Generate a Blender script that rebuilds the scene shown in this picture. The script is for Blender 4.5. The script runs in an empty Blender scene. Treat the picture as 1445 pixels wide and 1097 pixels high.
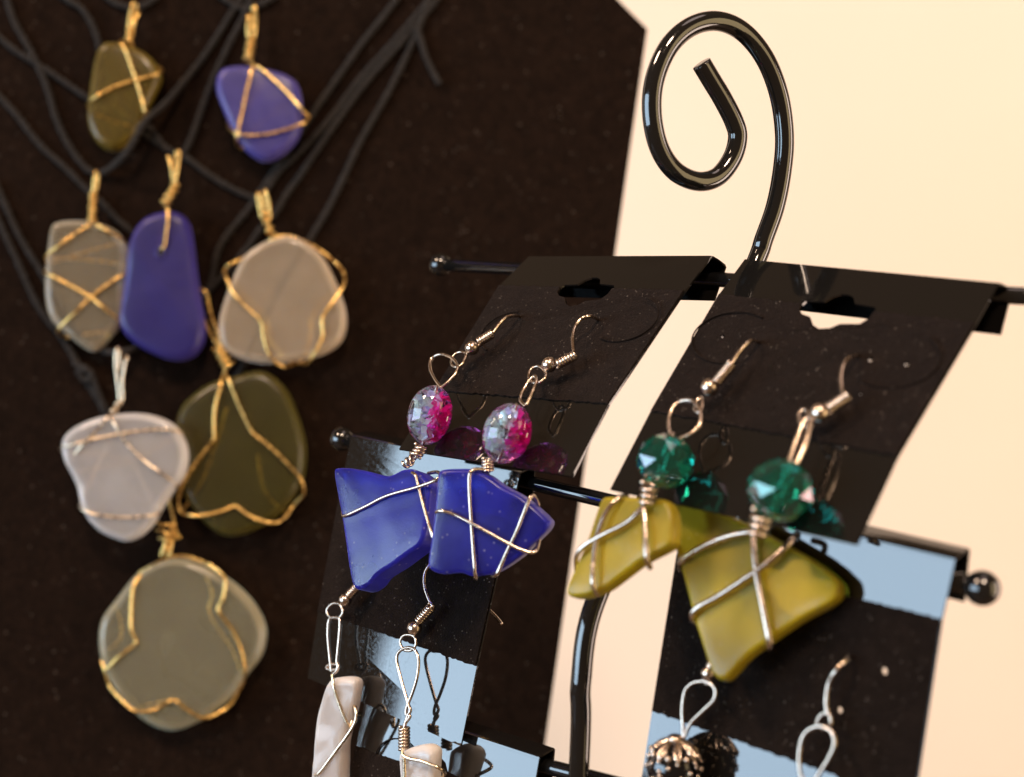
import bpy, math, random
from mathutils import Vector, Matrix
from mathutils.geometry import tessellate_polygon

random.seed(7)
S = bpy.context.scene
COL = S.collection
V = Vector
# ------------------------------------------------------------------ units: millimetres here, metres in the scene
MM = 0.001
LIFT = 340.0                       # camera height above the table top, mm
def W(p): return V((p[0] * MM, p[1] * MM, (p[2] + LIFT) * MM))

# ------------------------------------------------------------------ camera (solved from the five cards)
FPX, CX, CY, PW = 1954.1, 722.5, 548.5, 1445.0
RIGHT = V((0.7159983, 0.6967230, 0.0438570))
DOWN = V((0.0800497, -0.0195308, -0.9965995))
FWD = V((-0.6934973, 0.7170743, -0.0697565))
cam_d = bpy.data.cameras.new('camera'); cam = bpy.data.objects.new('camera', cam_d); COL.objects.link(cam)
m = Matrix((( RIGHT.x, -DOWN.x, -FWD.x, 0), (RIGHT.y, -DOWN.y, -FWD.y, 0), (RIGHT.z, -DOWN.z, -FWD.z, 0), (0, 0, 0, 1)))
cam.matrix_world = Matrix.Translation(W((0, 0, 0))) @ m
cam_d.sensor_width = 36.0; cam_d.sensor_fit = 'HORIZONTAL'
cam_d.lens = FPX * 36.0 / PW
cam_d.clip_start = 0.01; cam_d.clip_end = 50
cam_d.dof.use_dof = True
cam_d.dof.focus_distance = 0.276
cam_d.dof.aperture_fstop = 11.0
S.camera = cam

def ray(x, y): return RIGHT * ((x - CX) / FPX) + DOWN * ((y - CY) / FPX) + FWD
def at(x, y, pl, off=0.0):
    """photo point -> the point of a real plane (point, normal) it lies on, lifted off millimetres"""
    p, n = pl; r = ray(x, y)
    return r * ((p + n * off).dot(n) / r.dot(n))

# ------------------------------------------------------------------ world: a dim warm room
wd = bpy.data.worlds.new('World'); S.world = wd; wd.use_nodes = True
bg = wd.node_tree.nodes['Background']; bg.inputs[0].default_value = (1.0, 0.60, 0.33, 1); bg.inputs[1].default_value = 0.15

def aim(o, target): o.rotation_euler = (target - o.location).to_track_quat('-Z', 'Y').to_euler()
def area(name, loc, target, sx, sy, power, col, shape='RECTANGLE'):
    l = bpy.data.lights.new(name, 'AREA'); l.shape = shape; l.size = sx; l.size_y = sy; l.energy = power; l.color = col
    o = bpy.data.objects.new(name, l); COL.objects.link(o); o.location = loc; aim(o, target); return o
STAND = W((-170, 195, -30))
def polar(az, el, d):              # azimuth from -Y towards +X
    a, e = math.radians(az), math.radians(el)
    return STAND + V((math.sin(a) * math.cos(e), -math.cos(a) * math.cos(e), math.sin(e))) * d
# the window in front and to the left, and a warm ceiling lamp
area('window_light', polar(-24.0, 1.0, 1.6), STAND, 1.42, 0.72, 28, (0.58, 0.79, 1.0))
area('ceiling_lamp', polar(-21, 46, 1.3), STAND, 0.24, 0.24, 10.5, (1.0, 0.71, 0.51), 'DISK')
area('pendant_fill', polar(42, 50, 1.7), STAND, 0.30, 0.30, 22, (1.0, 0.74, 0.55), 'DISK')  # added light behind the camera, to brighten the pendants and board
# wide yellow light added at right for the stripe on scroll and bars
area('stripe_light', polar(100, 4, 0.85), STAND + V((0.02, 0, 0.06)), 0.34, 0.80, 2.6, (1.0, 0.74, 0.38))
# added warm fill, out of view, to brighten the wall behind
WALL_D = 760.0
wall_c = FWD * WALL_D
area('wall_fill', W(wall_c + V((0.69, -0.72, 0)) * 620 + V((120, 120, 1000))), W(wall_c + V((130, 130, -120))), 0.40, 0.40, 1.0, (1.0, 0.78, 0.72), 'DISK')
# an added warm fill low on the right, out of view, evening out the wall
area('side_fill', W(wall_c + RIGHT * 620 - FWD * 560 + V((0, 0, -120))), W(wall_c + V((0, 0, -120))), 0.20, 0.62, 3.4, (1.0, 0.76, 0.63))

S.view_settings.view_transform = 'Standard'; S.view_settings.look = 'None'
S.view_settings.exposure = 0.0; S.view_settings.gamma = 1.0; S.view_settings.use_curve_mapping = False
S.cycles.use_denoising = True
S.cycles.max_bounces = 16; S.cycles.transmission_bounces = 12; S.cycles.transparent_max_bounces = 12
S.cycles.glossy_bounces = 8; S.cycles.caustics_refractive = True; S.cycles.caustics_reflective = True
S.cycles.sample_clamp_indirect = 4.0

# ------------------------------------------------------------------ materials
def nodes(name):
    mt = bpy.data.materials.new(name); mt.use_nodes = True
    nt = mt.node_tree; return mt, nt, nt.nodes['Principled BSDF'], nt.nodes['Material Output']
def noise(nt, scale, detail=3, rough=.5, coord='Object'):
    tc = nt.nodes.new('ShaderNodeTexCoord'); n = nt.nodes.new('ShaderNodeTexNoise')
    n.inputs['Scale'].default_value = scale; n.inputs['Detail'].default_value = detail; n.inputs['Roughness'].default_value = rough
    nt.links.new(tc.outputs[coord], n.inputs['Vector']); return n
def ramp(nt, fac, stops):
    r = nt.nodes.new('ShaderNodeValToRGB'); els = r.color_ramp.elements
    while len(els) < len(stops): els.new(.5)
    for e, (p, c) in zip(els, stops): e.position = p; e.color = (*c, 1) if len(c) == 3 else c
    nt.links.new(fac, r.inputs[0]); return r
def bump(nt, b, fac, strength, dist):
    bp = nt.nodes.new('ShaderNodeBump'); bp.inputs['Strength'].default_value = strength; bp.inputs['Distance'].default_value = dist
    nt.links.new(fac, bp.inputs['Height']); nt.links.new(bp.outputs[0], b.inputs['Normal']); return bp

def metal(name, col, rough, scratch=.08):
    mt, nt, b, o = nodes(name)
    b.inputs['Metallic'].default_value = 1; b.inputs['Base Color'].default_value = (*col, 1)
    n = noise(nt, 900, 4); r = ramp(nt, n.outputs[0], [(.3, (rough * .7,) * 3), (.7, (rough * 1.5,) * 3)])
    nt.links.new(r.outputs[0], b.inputs['Roughness']); bump(nt, b, n.outputs[0], scratch, .00004); return mt
M_GOLD = metal('gold_wire', (0.80, 0.52, 0.17), .26)
M_PALEGOLD = metal('pale_gold_wire', (0.80, 0.66, 0.48), .24)
M_SILVER = metal('silver_wire', (0.66, 0.54, 0.44), .20)

def velvet(name, base, speck, scale, tint):
    mt, nt, b, o = nodes(name)
    fine = noise(nt, scale, 4, .7)
    r1 = ramp(nt, fine.outputs[0], [(.25, tuple(c * .45 for c in base)), (.75, tuple(c * 1.7 for c in base))])
    big = noise(nt, 260, 7, .8); r2 = ramp(nt, big.outputs[0], [(.32, (.55, .55, .55)), (.7, (1.5, 1.45, 1.4))])
    mul = nt.nodes.new('ShaderNodeMix'); mul.data_type = 'RGBA'; mul.blend_type = 'MULTIPLY'; mul.inputs[0].default_value = 1
    nt.links.new(r1.outputs[0], mul.inputs[6]); nt.links.new(r2.outputs[0], mul.inputs[7])
    # lint and dust
    tc = nt.nodes.new('ShaderNodeTexCoord'); vo = nt.nodes.new('ShaderNodeTexVoronoi'); vo.inputs['Scale'].default_value = scale * .55
    nt.links.new(tc.outputs['Object'], vo.inputs['Vector'])
    r3 = ramp(nt, vo.outputs['Distance'], [(.09, (1, 1, 1)), (.22, (0, 0, 0))])
    gate = noise(nt, scale * .3, 1); r4 = ramp(nt, gate.outputs[0], [(.52, (0, 0, 0)), (.66, (speck,) * 3)])
    g = nt.nodes.new('ShaderNodeMath'); g.operation = 'MULTIPLY'; nt.links.new(r3.outputs[0], g.inputs[0]); nt.links.new(r4.outputs[0], g.inputs[1])
    mx = nt.nodes.new('ShaderNodeMix'); mx.data_type = 'RGBA'; nt.links.new(g.outputs[0], mx.inputs[0])
    nt.links.new(mul.outputs[2], mx.inputs[6]); mx.inputs[7].default_value = (.26, .21, .17, 1)
    nt.links.new(mx.outputs[2], b.inputs['Base Color'])
    b.inputs['Roughness'].default_value = 1; b.inputs['Specular IOR Level'].default_value = .05
    b.inputs['Sheen Weight'].default_value = .10; b.inputs['Sheen Tint'].default_value = (*tint, 1); b.inputs['Sheen Roughness'].default_value = .5
    bump(nt, b, fine.outputs[0], .9, .0004); return mt
M_VELVET = velvet('card_velvet', (.0070, .0047, .0037), .7, 2600, (.55, .42, .36))
M_BOARD = velvet('board_velvet', (.0075, .0041, .0027), .22, 900, (.5, .33, .22))

def gloss(name, base, rough, bumps=.0):
    mt, nt, b, o = nodes(name)
    b.inputs['Base Color'].default_value = (*base, 1); b.inputs['IOR'].default_value = 1.72
    n = noise(nt, 1400, 5, .7); r = ramp(nt, n.outputs[0], [(.45, (rough,) * 3), (.8, (rough * 3 + .05,) * 3)])
    nt.links.new(r.outputs[0], b.inputs['Roughness'])
    if bumps:
        n2 = noise(nt, 45, 2); bump(nt, b, n2.outputs[0], bumps, .0006)
    return mt
M_PLASTIC = gloss('black_plastic', (.006, .0055, .005), .03, .03)
M_ENAMEL = gloss('black_enamel', (.006, .006, .006), .05, .05)
def cordmat():
    mt, nt, b, o = nodes('waxed_cord')
    n = noise(nt, 700, 5, .8); r = ramp(nt, n.outputs[0], [(.3, (.004, .003, .0025)), (.75, (.020, .0145, .011))])
    nt.links.new(r.outputs[0], b.inputs['Base Color']); b.inputs['Roughness'].default_value = .8; bump(nt, b, n.outputs[0], 1.0, .0007); return mt
M_CORD = cordmat()

def frosted(name, tint, body, rough=.20, solid=.35, streak=None, ior=1.48, haze=.45, skin=.35, skin_tint=(1, 1, 1), dust=.0, patch=.10, rim_gain=.45):
    """sea glass: tinted, slightly rough refraction, light scattered inside, and a matt etched skin"""
    mt, nt, b, o = nodes(name)
    b.inputs['Base Color'].default_value = (*tint, 1); b.inputs['Transmission Weight'].default_value = 1
    b.inputs['Roughness'].default_value = rough; b.inputs['IOR'].default_value = ior; b.inputs['Specular IOR Level'].default_value = .25
    s = nt.nodes.new('ShaderNodeBsdfPrincipled'); s.inputs['Base Color'].default_value = (*body, 1)
    s.inputs['Subsurface Weight'].default_value = 1; s.inputs['Subsurface Radius'].default_value = tuple(.25 + c for c in body)
    s.inputs['Subsurface Scale'].default_value = .003; s.inputs['Roughness'].default_value = haze; s.inputs['IOR'].default_value = 1.40
    for q in (b, s):
        q.inputs['Sheen Weight'].default_value = skin; q.inputs['Sheen Roughness'].default_value = .22; q.inputs['Sheen Tint'].default_value = (*skin_tint, 1)
    col = None
    if streak:
        n = noise(nt, 55, 2); r = ramp(nt, n.outputs[0], [(.40, body), (.62, streak)]); col = r.outputs[0]
    if dust:
        tc = nt.nodes.new('ShaderNodeTexCoord'); vo = nt.nodes.new('ShaderNodeTexVoronoi'); vo.inputs['Scale'].default_value = 520
        nt.links.new(tc.outputs['Object'], vo.inputs['Vector']); sp = ramp(nt, vo.outputs['Distance'], [(.07, (dust,) * 3), (.16, (0, 0, 0))])
        mxc = nt.nodes.new('ShaderNodeMix'); mxc.data_type = 'RGBA'; nt.links.new(sp.outputs[0], mxc.inputs[0]); mxc.inputs[6].default_value = (*body, 1); mxc.inputs[7].default_value = (.6, .55, .6, 1)
        if col: nt.links.new(col, mxc.inputs[6])
        col = mxc.outputs[2]
    if col: nt.links.new(col, s.inputs['Base Color'])
    mx = nt.nodes.new('ShaderNodeMixShader')
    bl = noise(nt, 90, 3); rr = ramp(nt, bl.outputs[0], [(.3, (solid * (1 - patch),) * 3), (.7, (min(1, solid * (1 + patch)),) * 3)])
    at_ = nt.nodes.new('ShaderNodeAttribute'); at_.attribute_name = 'rim_light'      # paints the light gathered at the edges as a brighter rim
    wr_ = nt.nodes.new('ShaderNodeMath'); wr_.operation = 'MULTIPLY_ADD'; wr_.inputs[1].default_value = rim_gain; wr_.use_clamp = True
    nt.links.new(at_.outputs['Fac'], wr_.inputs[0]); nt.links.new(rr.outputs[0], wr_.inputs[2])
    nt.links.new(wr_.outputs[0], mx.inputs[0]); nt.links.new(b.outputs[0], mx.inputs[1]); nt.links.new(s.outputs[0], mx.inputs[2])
    nt.links.new(mx.outputs[0], o.inputs[0])
    pit = noise(nt, 2600, 3, .6)
    for q in (b, s): bump(nt, q, pit.outputs[0], .22, .00010)
    return mt
G_OLIVE = frosted('olive_sea_glass', (.55, .42, .06), (.17, .12, .012), .18, .34, skin=.12)
G_LILAC = frosted('lilac_blue_sea_glass', (.30, .28, .90), (.095, .080, .34), .26, .46, skin=.25, skin_tint=(.75, .7, 1))
G_CLEAR = frosted('clear_frosted_glass', (.95, .92, .85), (.55, .48, .35), .11, .17, skin=1.0, skin_tint=(.85, .95, 1))
G_COBALT = frosted('cobalt_drop_glass', (.14, .10, .80), (.040, .030, .22), .28, .46, skin=.28, skin_tint=(.5, .4, 1))
G_PEAR = frosted('clear_pear_glass', (.95, .91, .84), (.76, .64, .49), .12, .20, skin=1.0, skin_tint=(1, .93, .88))
G_WHITE = frosted('white_frosted_glass', (.96, .95, .98), (.93, .91, .98), .09, .20, skin=1.0, skin_tint=(.95, .95, 1))
G_MOSS = frosted('dark_olive_glass', (.42, .37, .06), (.085, .070, .010), .22, .36, skin=.14, skin_tint=(.8, .8, .4))
G_FOAM = frosted('pale_seafoam_glass', (.84, .93, .85), (.52, .48, .34), .11, .18, skin=1.0, skin_tint=(.65, 1, .95))
G_BLUE = frosted('blue_earring_glass', (.05, .09, 1.0), (.022, .022, .36), .16, .38, skin=.15, skin_tint=(.6, .6, 1), dust=.4, patch=.45)
G_KHAKI = frosted('olive_earring_glass', (.65, .52, .03), (.35, .27, .011), .20, .50, streak=(.50, .39, .012), skin=.10, dust=.2, patch=.12)
G_QUARTZ = frosted('pale_shard_glass', (.98, .96, .94), (.84, .78, .74), .10, .42, skin=.4, patch=.03)

def crackle_bead():
    mt, nt, b, o = nodes('two_tone_bead_glass')
    tc = nt.nodes.new('ShaderNodeTexCoord'); sp = nt.nodes.new('ShaderNodeSeparateXYZ'); nt.links.new(tc.outputs['Generated'], sp.inputs[0])
    n = noise(nt, 260, 3); ad = nt.nodes.new('ShaderNodeMath'); ad.operation = 'MULTIPLY_ADD'; ad.inputs[1].default_value = .35
    nt.links.new(n.outputs[0], ad.inputs[0]); nt.links.new(sp.outputs[0], ad.inputs[2])
    r = ramp(nt, ad.outputs[0], [(.50, (.80, .97, 1.0)), (.66, (.85, .70, .98)), (.82, (1.0, .10, .62)), (1.0, (1.0, .03, .48))])
    nt.links.new(r.outputs[0], b.inputs['Base Color'])
    b.inputs['Transmission Weight'].default_value = 1; b.inputs['Roughness'].default_value = .02; b.inputs['IOR'].default_value = 1.46
    b.inputs['Coat Weight'].default_value = .6; b.inputs['Coat Roughness'].default_value = .03
    return mt
M_BEAD = crackle_bead()
def shardmat(name, col, met=.25):
    mt, nt, b, o = nodes(name)
    b.inputs['Base Color'].default_value = (*col, 1); b.inputs['Metallic'].default_value = met; b.inputs['Roughness'].default_value = .20
    n = noise(nt, 500, 3); bump(nt, b, n.outputs[0], .8, .0006)
    tr = nt.nodes.new('ShaderNodeBsdfTransparent'); mx = nt.nodes.new('ShaderNodeMixShader'); mx.inputs[0].default_value = .78
    nt.links.new(tr.outputs[0], mx.inputs[1]); nt.links.new(b.outputs[0], mx.inputs[2]); nt.links.new(mx.outputs[0], o.inputs[0]); return mt
M_CRACK_PALE = shardmat('pale_crackle', (.88, 1.0, 1.0), .45); M_CRACK_LILAC = shardmat('lilac_crackle', (.72, .62, 1.0)); M_CRACK_PINK = shardmat('magenta_crackle', (1.0, .06, .55))
def teal():
    mt, nt, b, o = nodes('teal_cut_glass')
    b.inputs['Base Color'].default_value = (.012, .42, .30, 1); b.inputs['Transmission Weight'].default_value = .94
    b.inputs['Roughness'].default_value = .01; b.inputs['IOR'].default_value = 1.78
    b.inputs['Thin Film Thickness'].default_value = 450; b.inputs['Thin Film IOR'].default_value = 2.0
    return mt
M_TEAL = teal()
def plainmat(name, col, rough=.5, metallic=0, coat=0):
    mt, nt, b, o = nodes(name); b.inputs['Base Color'].default_value = (*col, 1); b.inputs['Roughness'].default_value = rough
    b.inputs['Metallic'].default_value = metallic; b.inputs['Coat Weight'].default_value = coat; return mt
M_JET = plainmat('black_bead_glass', (.004, .004, .005), .06, 0, .5)
def wallmat():
    mt, nt, b, o = nodes('cream_wall_paint')
    n = noise(nt, 6, 3); r = ramp(nt, n.outputs[0], [(.3, (.765, .672, .566)), (.7, (.785, .692, .586))])
    nt.links.new(r.outputs[0], b.inputs['Base Color']); b.inputs['Roughness'].default_value = .8
    n2 = noise(nt, 300, 3); bump(nt, b, n2.outputs[0], .2, .001); return mt
def woodmat():
    mt, nt, b, o = nodes('dark_table_wood')
    n = noise(nt, 12, 6, .6); r = ramp(nt, n.outputs[0], [(.3, (.05, .03, .018)), (.7, (.11, .065, .035))])
    nt.links.new(r.outputs[0], b.inputs['Base Color']); b.inputs['Roughness'].default_value = .55; return mt

# ------------------------------------------------------------------ object helpers
def mesh_obj(name, verts, faces, mat, parent=None, smooth=True, label=None, rim=None):
    """verts in mm, world axes; the object's origin goes to the middle of its verts"""
    c = V((0, 0, 0))
    for v in verts: c += v
    c /= len(verts)
    me = bpy.data.meshes.new(name)
    me.from_pydata([tuple((v - c) * MM) for v in verts], [], faces)
    me.materials.append(mat)
    if smooth: me.polygons.foreach_set('use_smooth', [True] * len(me.polygons))
    me.validate(); me.update()
    if rim: me.attributes.new('rim_light', 'FLOAT', 'POINT').data.foreach_set('value', rim)
    o = bpy.data.objects.new(name, me); COL.objects.link(o)
    loc = W(c)
    if parent:
        o.parent = parent
        base = V((0, 0, 0)); q = parent
        while q: base += V(q.location); q = q.parent
        loc = loc - base
    o.location = loc
    if label: o['label'] = label
    return o
def tag(o, label, cat, group=None):
    o['label'] = label; o['category'] = cat
    if group: o['group'] = group
    return o
def thing(name, label, cat, p, group=None):
    o = bpy.data.objects.new(name, None); COL.objects.link(o); o.location = W(p); o.empty_display_size = .01
    return tag(o, label, cat, group)
def structure(o): o['kind'] = 'structure'; return o

def catmull(pts, per=8, closed=False):
    n = len(pts); out = []
    if n < 3 and not closed: per = 2
    rng = range(n) if closed else range(n - 1)
    for i in rng:
        if closed: p0, p1, p2, p3 = pts[(i - 1) % n], pts[i], pts[(i + 1) % n], pts[(i + 2) % n]
        else: p0, p1, p2, p3 = pts[max(i - 1, 0)], pts[i], pts[i + 1], pts[min(i + 2, n - 1)]
        for k in range(per):
            t = k / per; t2, t3 = t * t, t * t * t
            out.append(.5 * ((2 * p1) + (p2 - p0) * t + (2 * p0 - 5 * p1 + 4 * p2 - p3) * t2 + (3 * p1 - p0 - 3 * p2 + p3) * t3))
    if not closed: out.append(pts[-1].copy())
    return out
def tube_geo(path, r, sides=10, closed=False, rfun=None):
    n = len(path); vs, fs = [], []
    def tan(i):
        a = path[(i - 1) % n] if (closed or i > 0) else path[0]
        b = path[(i + 1) % n] if (closed or i < n - 1) else path[-1]
        d = b - a
        return d.normalized() if d.length > 1e-9 else V((0, 0, 1))
    t = tan(0); u = t.orthogonal().normalized()
    for i in range(n):
        t2 = tan(i); q = t.rotation_difference(t2); u = q @ u; u = (u - t2 * u.dot(t2)).normalized(); t = t2; w = t.cross(u)
        rr = rfun(i / max(1, n - 1)) * r if rfun else r
        for k in range(sides):
            a = 2 * math.pi * k / sides; vs.append(path[i] + (u * math.cos(a) + w * math.sin(a)) * rr)
    for i in range(n if closed else n - 1):
        j = (i + 1) % n
        for k in range(sides):
            k2 = (k + 1) % sides; fs.append((i * sides + k, i * sides + k2, j * sides + k2, j * sides + k))
    if not closed:
        fs.append(tuple(reversed(range(sides)))); fs.append(tuple((n - 1) * sides + k for k in range(sides)))
    return vs, fs
def join(geos):
    V_, F_ = [], []
    for vs, fs in geos:
        o = len(V_); V_ += vs; F_ += [tuple(i + o for i in f) for f in fs]
    return V_, F_
def tube(name, pts, r, mat, parent, per=8, closed=False, sides=10, label=None):
    vs, fs = tube_geo(catmull(pts, per, closed), r, sides, closed); return mesh_obj(name, vs, fs, mat, parent, True, label)
def helix(a, b, rad, turns, per=14, wob=0):
    ax = (b - a); L = ax.length; ax.normalize(); u = ax.orthogonal().normalized(); w = ax.cross(u); out = []
    n = int(turns * per)
    for i in range(n + 1):
        t = i / n; an = 2 * math.pi * turns * t; rr = rad * (1 + wob * math.sin(t * 17))
        out.append(a + ax * (L * t) + (u * math.cos(an) + w * math.sin(an)) * rr)
    return out
def ball_geo(c, r, seg=20, rings=12, sx=None):
    vs, fs = [], []
    ex, ey, ez = sx if sx else (V((1, 0, 0)), V((0, 1, 0)), V((0, 0, 1)))
    rx, ry, rz = (r, r, r) if not isinstance(r, tuple) else r
    vs.append(c + ez * rz)
    for i in range(1, rings):
        th = math.pi * i / rings
        for k in range(seg):
            a = 2 * math.pi * k / seg; vs.append(c + ex * (rx * math.sin(th) * math.cos(a)) + ey * (ry * math.sin(th) * math.sin(a)) + ez * (rz * math.cos(th)))
    vs.append(c - ez * rz); last = len(vs) - 1
    for k in range(seg): fs.append((0, 1 + k, 1 + (k + 1) % seg)); fs.append((last, last - 1 - k, last - 1 - (k + 1) % seg))
    for i in range(rings - 2):
        for k in range(seg):
            a = 1 + i * seg; k2 = (k + 1) % seg; fs.append((a + k, a + seg + k, a + seg + k2, a + k2))
    return vs, fs
def frame(n):
    n = n.normalized(); x = n.cross(V((0, 0, 1))); x = -x if x.dot(RIGHT) < 0 else x
    x.normalize(); y = n.cross(x); y = -y if y.z < 0 else y
    return x, y.normalized(), n
def slab_geo(outline, n, t, edge, dome=.0, lump=.0, seed=0, sharp=1):
    """rounded pebble: outline points (mm) in a plane of normal n, thickness t, edge radius edge"""
    rnd = random.Random(seed)
    c = V((0, 0, 0))
    for p in outline: c += p
    c /= len(outline)
    th = t / 2; rings = []
    K = 6
    prof = []
    for k in range(K + 1):
        a = math.pi / 2 * k / K
        prof.append((edge * (1 - math.cos(a)), th - edge_h(th, edge) + edge_h(th, edge) * math.sin(a)))
    for s in (.80, .6, .4, .2): prof.append((None, s))
    x, y, _ = frame(n)
    ph = [rnd.uniform(0, 6.28) for _ in range(6)]
    def bumpf(p):
        a, b = (p - c).dot(x), (p - c).dot(y)
        return lump * (math.sin(a * .33 + ph[0]) * math.cos(b * .29 + ph[1]) + .5 * math.sin(a * .7 + b * .5 + ph[2]) + .3 * math.cos(b * 1.1 - a * .4 + ph[3]))
    N = len(outline); vs, fs = [], []
    inner = edge
    def ring(sgn, pr):
        out = []
        for p in outline:
            d = p - c; L = d.length
            if pr[0] is not None:
                q = c + d * max(.05, (L - pr[0]) / L); h = pr[1]; f = min(1, pr[0] / max(edge, 1e-6))
                q = q + n * (sgn * h + bumpf(q) * f * sgn)
            else:
                q0 = (L - edge) / L * pr[1]; q = c + d * q0
                q = q + n * (sgn * (th + dome * (1 - pr[1] ** 2)) + bumpf(q) * sgn)
            out.append(q)
        return out
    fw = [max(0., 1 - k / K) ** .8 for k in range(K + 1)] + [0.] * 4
    start = 0 if th - edge_h(th, edge) > 1e-6 else 1
    seq = [ring(-1, pr) for pr in reversed(prof)] + [ring(1, pr) for pr in prof[start:]]
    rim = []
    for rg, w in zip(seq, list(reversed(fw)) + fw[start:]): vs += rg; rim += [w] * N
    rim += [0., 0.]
    for i in range(len(seq) - 1):
        for k in range(N):
            k2 = (k + 1) % N; fs.append((i * N + k, i * N + k2, (i + 1) * N + k2, (i + 1) * N + k))
    b = len(vs); vs.append(c + n * (-(th + dome) - bumpf(c))); vs.append(c + n * (th + dome + bumpf(c)))
    for k in range(N):
        k2 = (k + 1) % N; fs.append((b, k2, k)); e = (len(seq) - 1) * N; fs.append((b + 1, e + k, e + k2))
    # make the winding face outwards
    a, bq, cc = vs[fs[0][0]], vs[fs[0][1]], vs[fs[0][2]]
    i = len(seq) // 2 * N; f = fs[(len(seq) // 2) * N]
    nn = (vs[f[1]] - vs[f[0]]).cross(vs[f[2]] - vs[f[0]])
    if nn.dot(vs[f[0]] - c) < 0: fs = [tuple(reversed(f)) for f in fs]
    return vs, fs, rim
def edge_h(th, edge): return min(th, edge * 1.15)

# ------------------------------------------------------------------ the setting
def wall():
    x, y, n = frame(-V((FWD.x, FWD.y, 0)).normalized())
    c = V((FWD.x, FWD.y, 0)).normalized() * WALL_D; c.z = 0
    vs, fs = [], []
    for (a, z) in ((-1200, -LIFT), (2600, -LIFT), (2600, 420), (-1200, 420)): vs.append(c + x * a + V((0, 0, z)))
    for (a, z) in ((-1200, -LIFT), (2600, -LIFT), (2600, 420), (-1200, 420)): vs.append(c + x * a + V((0, 0, z)) - n * 40)
    fs = [(0, 1, 2, 3), (7, 6, 5, 4), (0, 4, 5, 1), (1, 5, 6, 2), (2, 6, 7, 3), (3, 7, 4, 0)]
    structure(mesh_obj('wall', vs, fs, wallmat(), None, False))
wall()
def table():
    x, y, n = frame(-V((FWD.x, FWD.y, 0)).normalized()); f = V((FWD.x, FWD.y, 0)).normalized()
    vs = []
    for dz in (0, -25):
        for a, b in ((-650, 60), (650, 60), (650, WALL_D - 3), (-650, WALL_D - 3)): vs.append(x * a + f * b + V((0, 0, -LIFT + dz)))
    fs = [(0, 1, 2, 3), (7, 6, 5, 4), (0, 4, 5, 1), (1, 5, 6, 2), (2, 6, 7, 3), (3, 7, 4, 0)]
    structure(mesh_obj('table_top', vs, fs, woodmat(), None, False))
table()

# ------------------------------------------------------------------ necklace board
fh = V((FWD.x, FWD.y, 0)).normalized()
lean = math.radians(9)
BN = (-fh * math.cos(lean) + V((0, 0, 1)) * math.sin(lean)).normalized()
BP = (ray(350, 550) * 400.0, BN)
def board():
    o = thing('necklace_board', 'tall black velvet necklace display board with clipped top corner behind the pendants', 'display board', at(380, 1097, BP) - V((0, 0, 100)))
    x, y, n = frame(BN)
    tr, br = at(914, 40, BP), at(768, 1060, BP)
    down = (br - tr).normalized(); k = (-LIFT + 2 - tr.z) / down.z
    foot = tr + down * k
    ch = at(872, -2, BP); ch = tr + (ch - tr) * 2.4
    w = 250.0
    mir = lambda p: p - x * (2 * (p - at(330, 500, BP)).dot(x))
    ol = [foot, tr, ch, mir(ch), mir(tr), mir(foot)]
    def prism(pts, d0, d1):
        N = len(pts); vs = [p + n * d1 for p in pts] + [p + n * d0 for p in pts]
        fs = [tuple(range(N)), tuple(reversed(range(N, 2 * N)))] + [(i, i + N, (i + 1) % N + N, (i + 1) % N) for i in range(N)]
        return vs, fs
    c = sum(ol, V((0, 0, 0))) / len(ol)
    vs, fs = prism(ol, -5.0, -.8); mesh_obj('backing_panel', vs, fs, plainmat('board_core', (.05, .035, .025), .8), o, False)
    vs, fs = prism([c + (p - c) * .9985 for p in ol], -.8, 0.0); mesh_obj('velvet_face', vs, fs, M_BOARD, o, False)
board()

# ------------------------------------------------------------------ necklaces: cord, bail, sea glass, wire wrap
def cord_r(q): return 1 + .10 * math.sin(q * 410) + .07 * math.sin(q * 173 + 1) + .05 * math.sin(q * 911)
def cord_geo(path, step=.55, pitch=4.2):
    """two waxed strands twisted together"""
    pts = [path[0]]; acc = 0.
    for a, b in zip(path, path[1:]):
        L = (b - a).length
        if L < 1e-6: continue
        d = step - acc
        while d <= L: pts.append(a.lerp(b, d / L)); d += step
        acc = L - (d - step)
    out = []
    for ph in (0, math.pi):
        q = []; u = None
        for i, p in enumerate(pts):
            tv = (pts[min(i + 1, len(pts) - 1)] - pts[max(i - 1, 0)]).normalized()
            u = BN.cross(tv).normalized(); w = tv.cross(u); an = ph + 2 * math.pi * i * step / pitch + .5 * math.sin(i * .11)
            q.append(p + (u * math.cos(an) + w * math.sin(an)) * .46)
        out.append(tube_geo(q, .60, 7, False, cord_r))
    return join(out)
def zoomer(ox, oy, s): return lambda pts: [((ox + p[0] * s), (oy + p[1] * s), *p[2:]) for p in pts]
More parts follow.
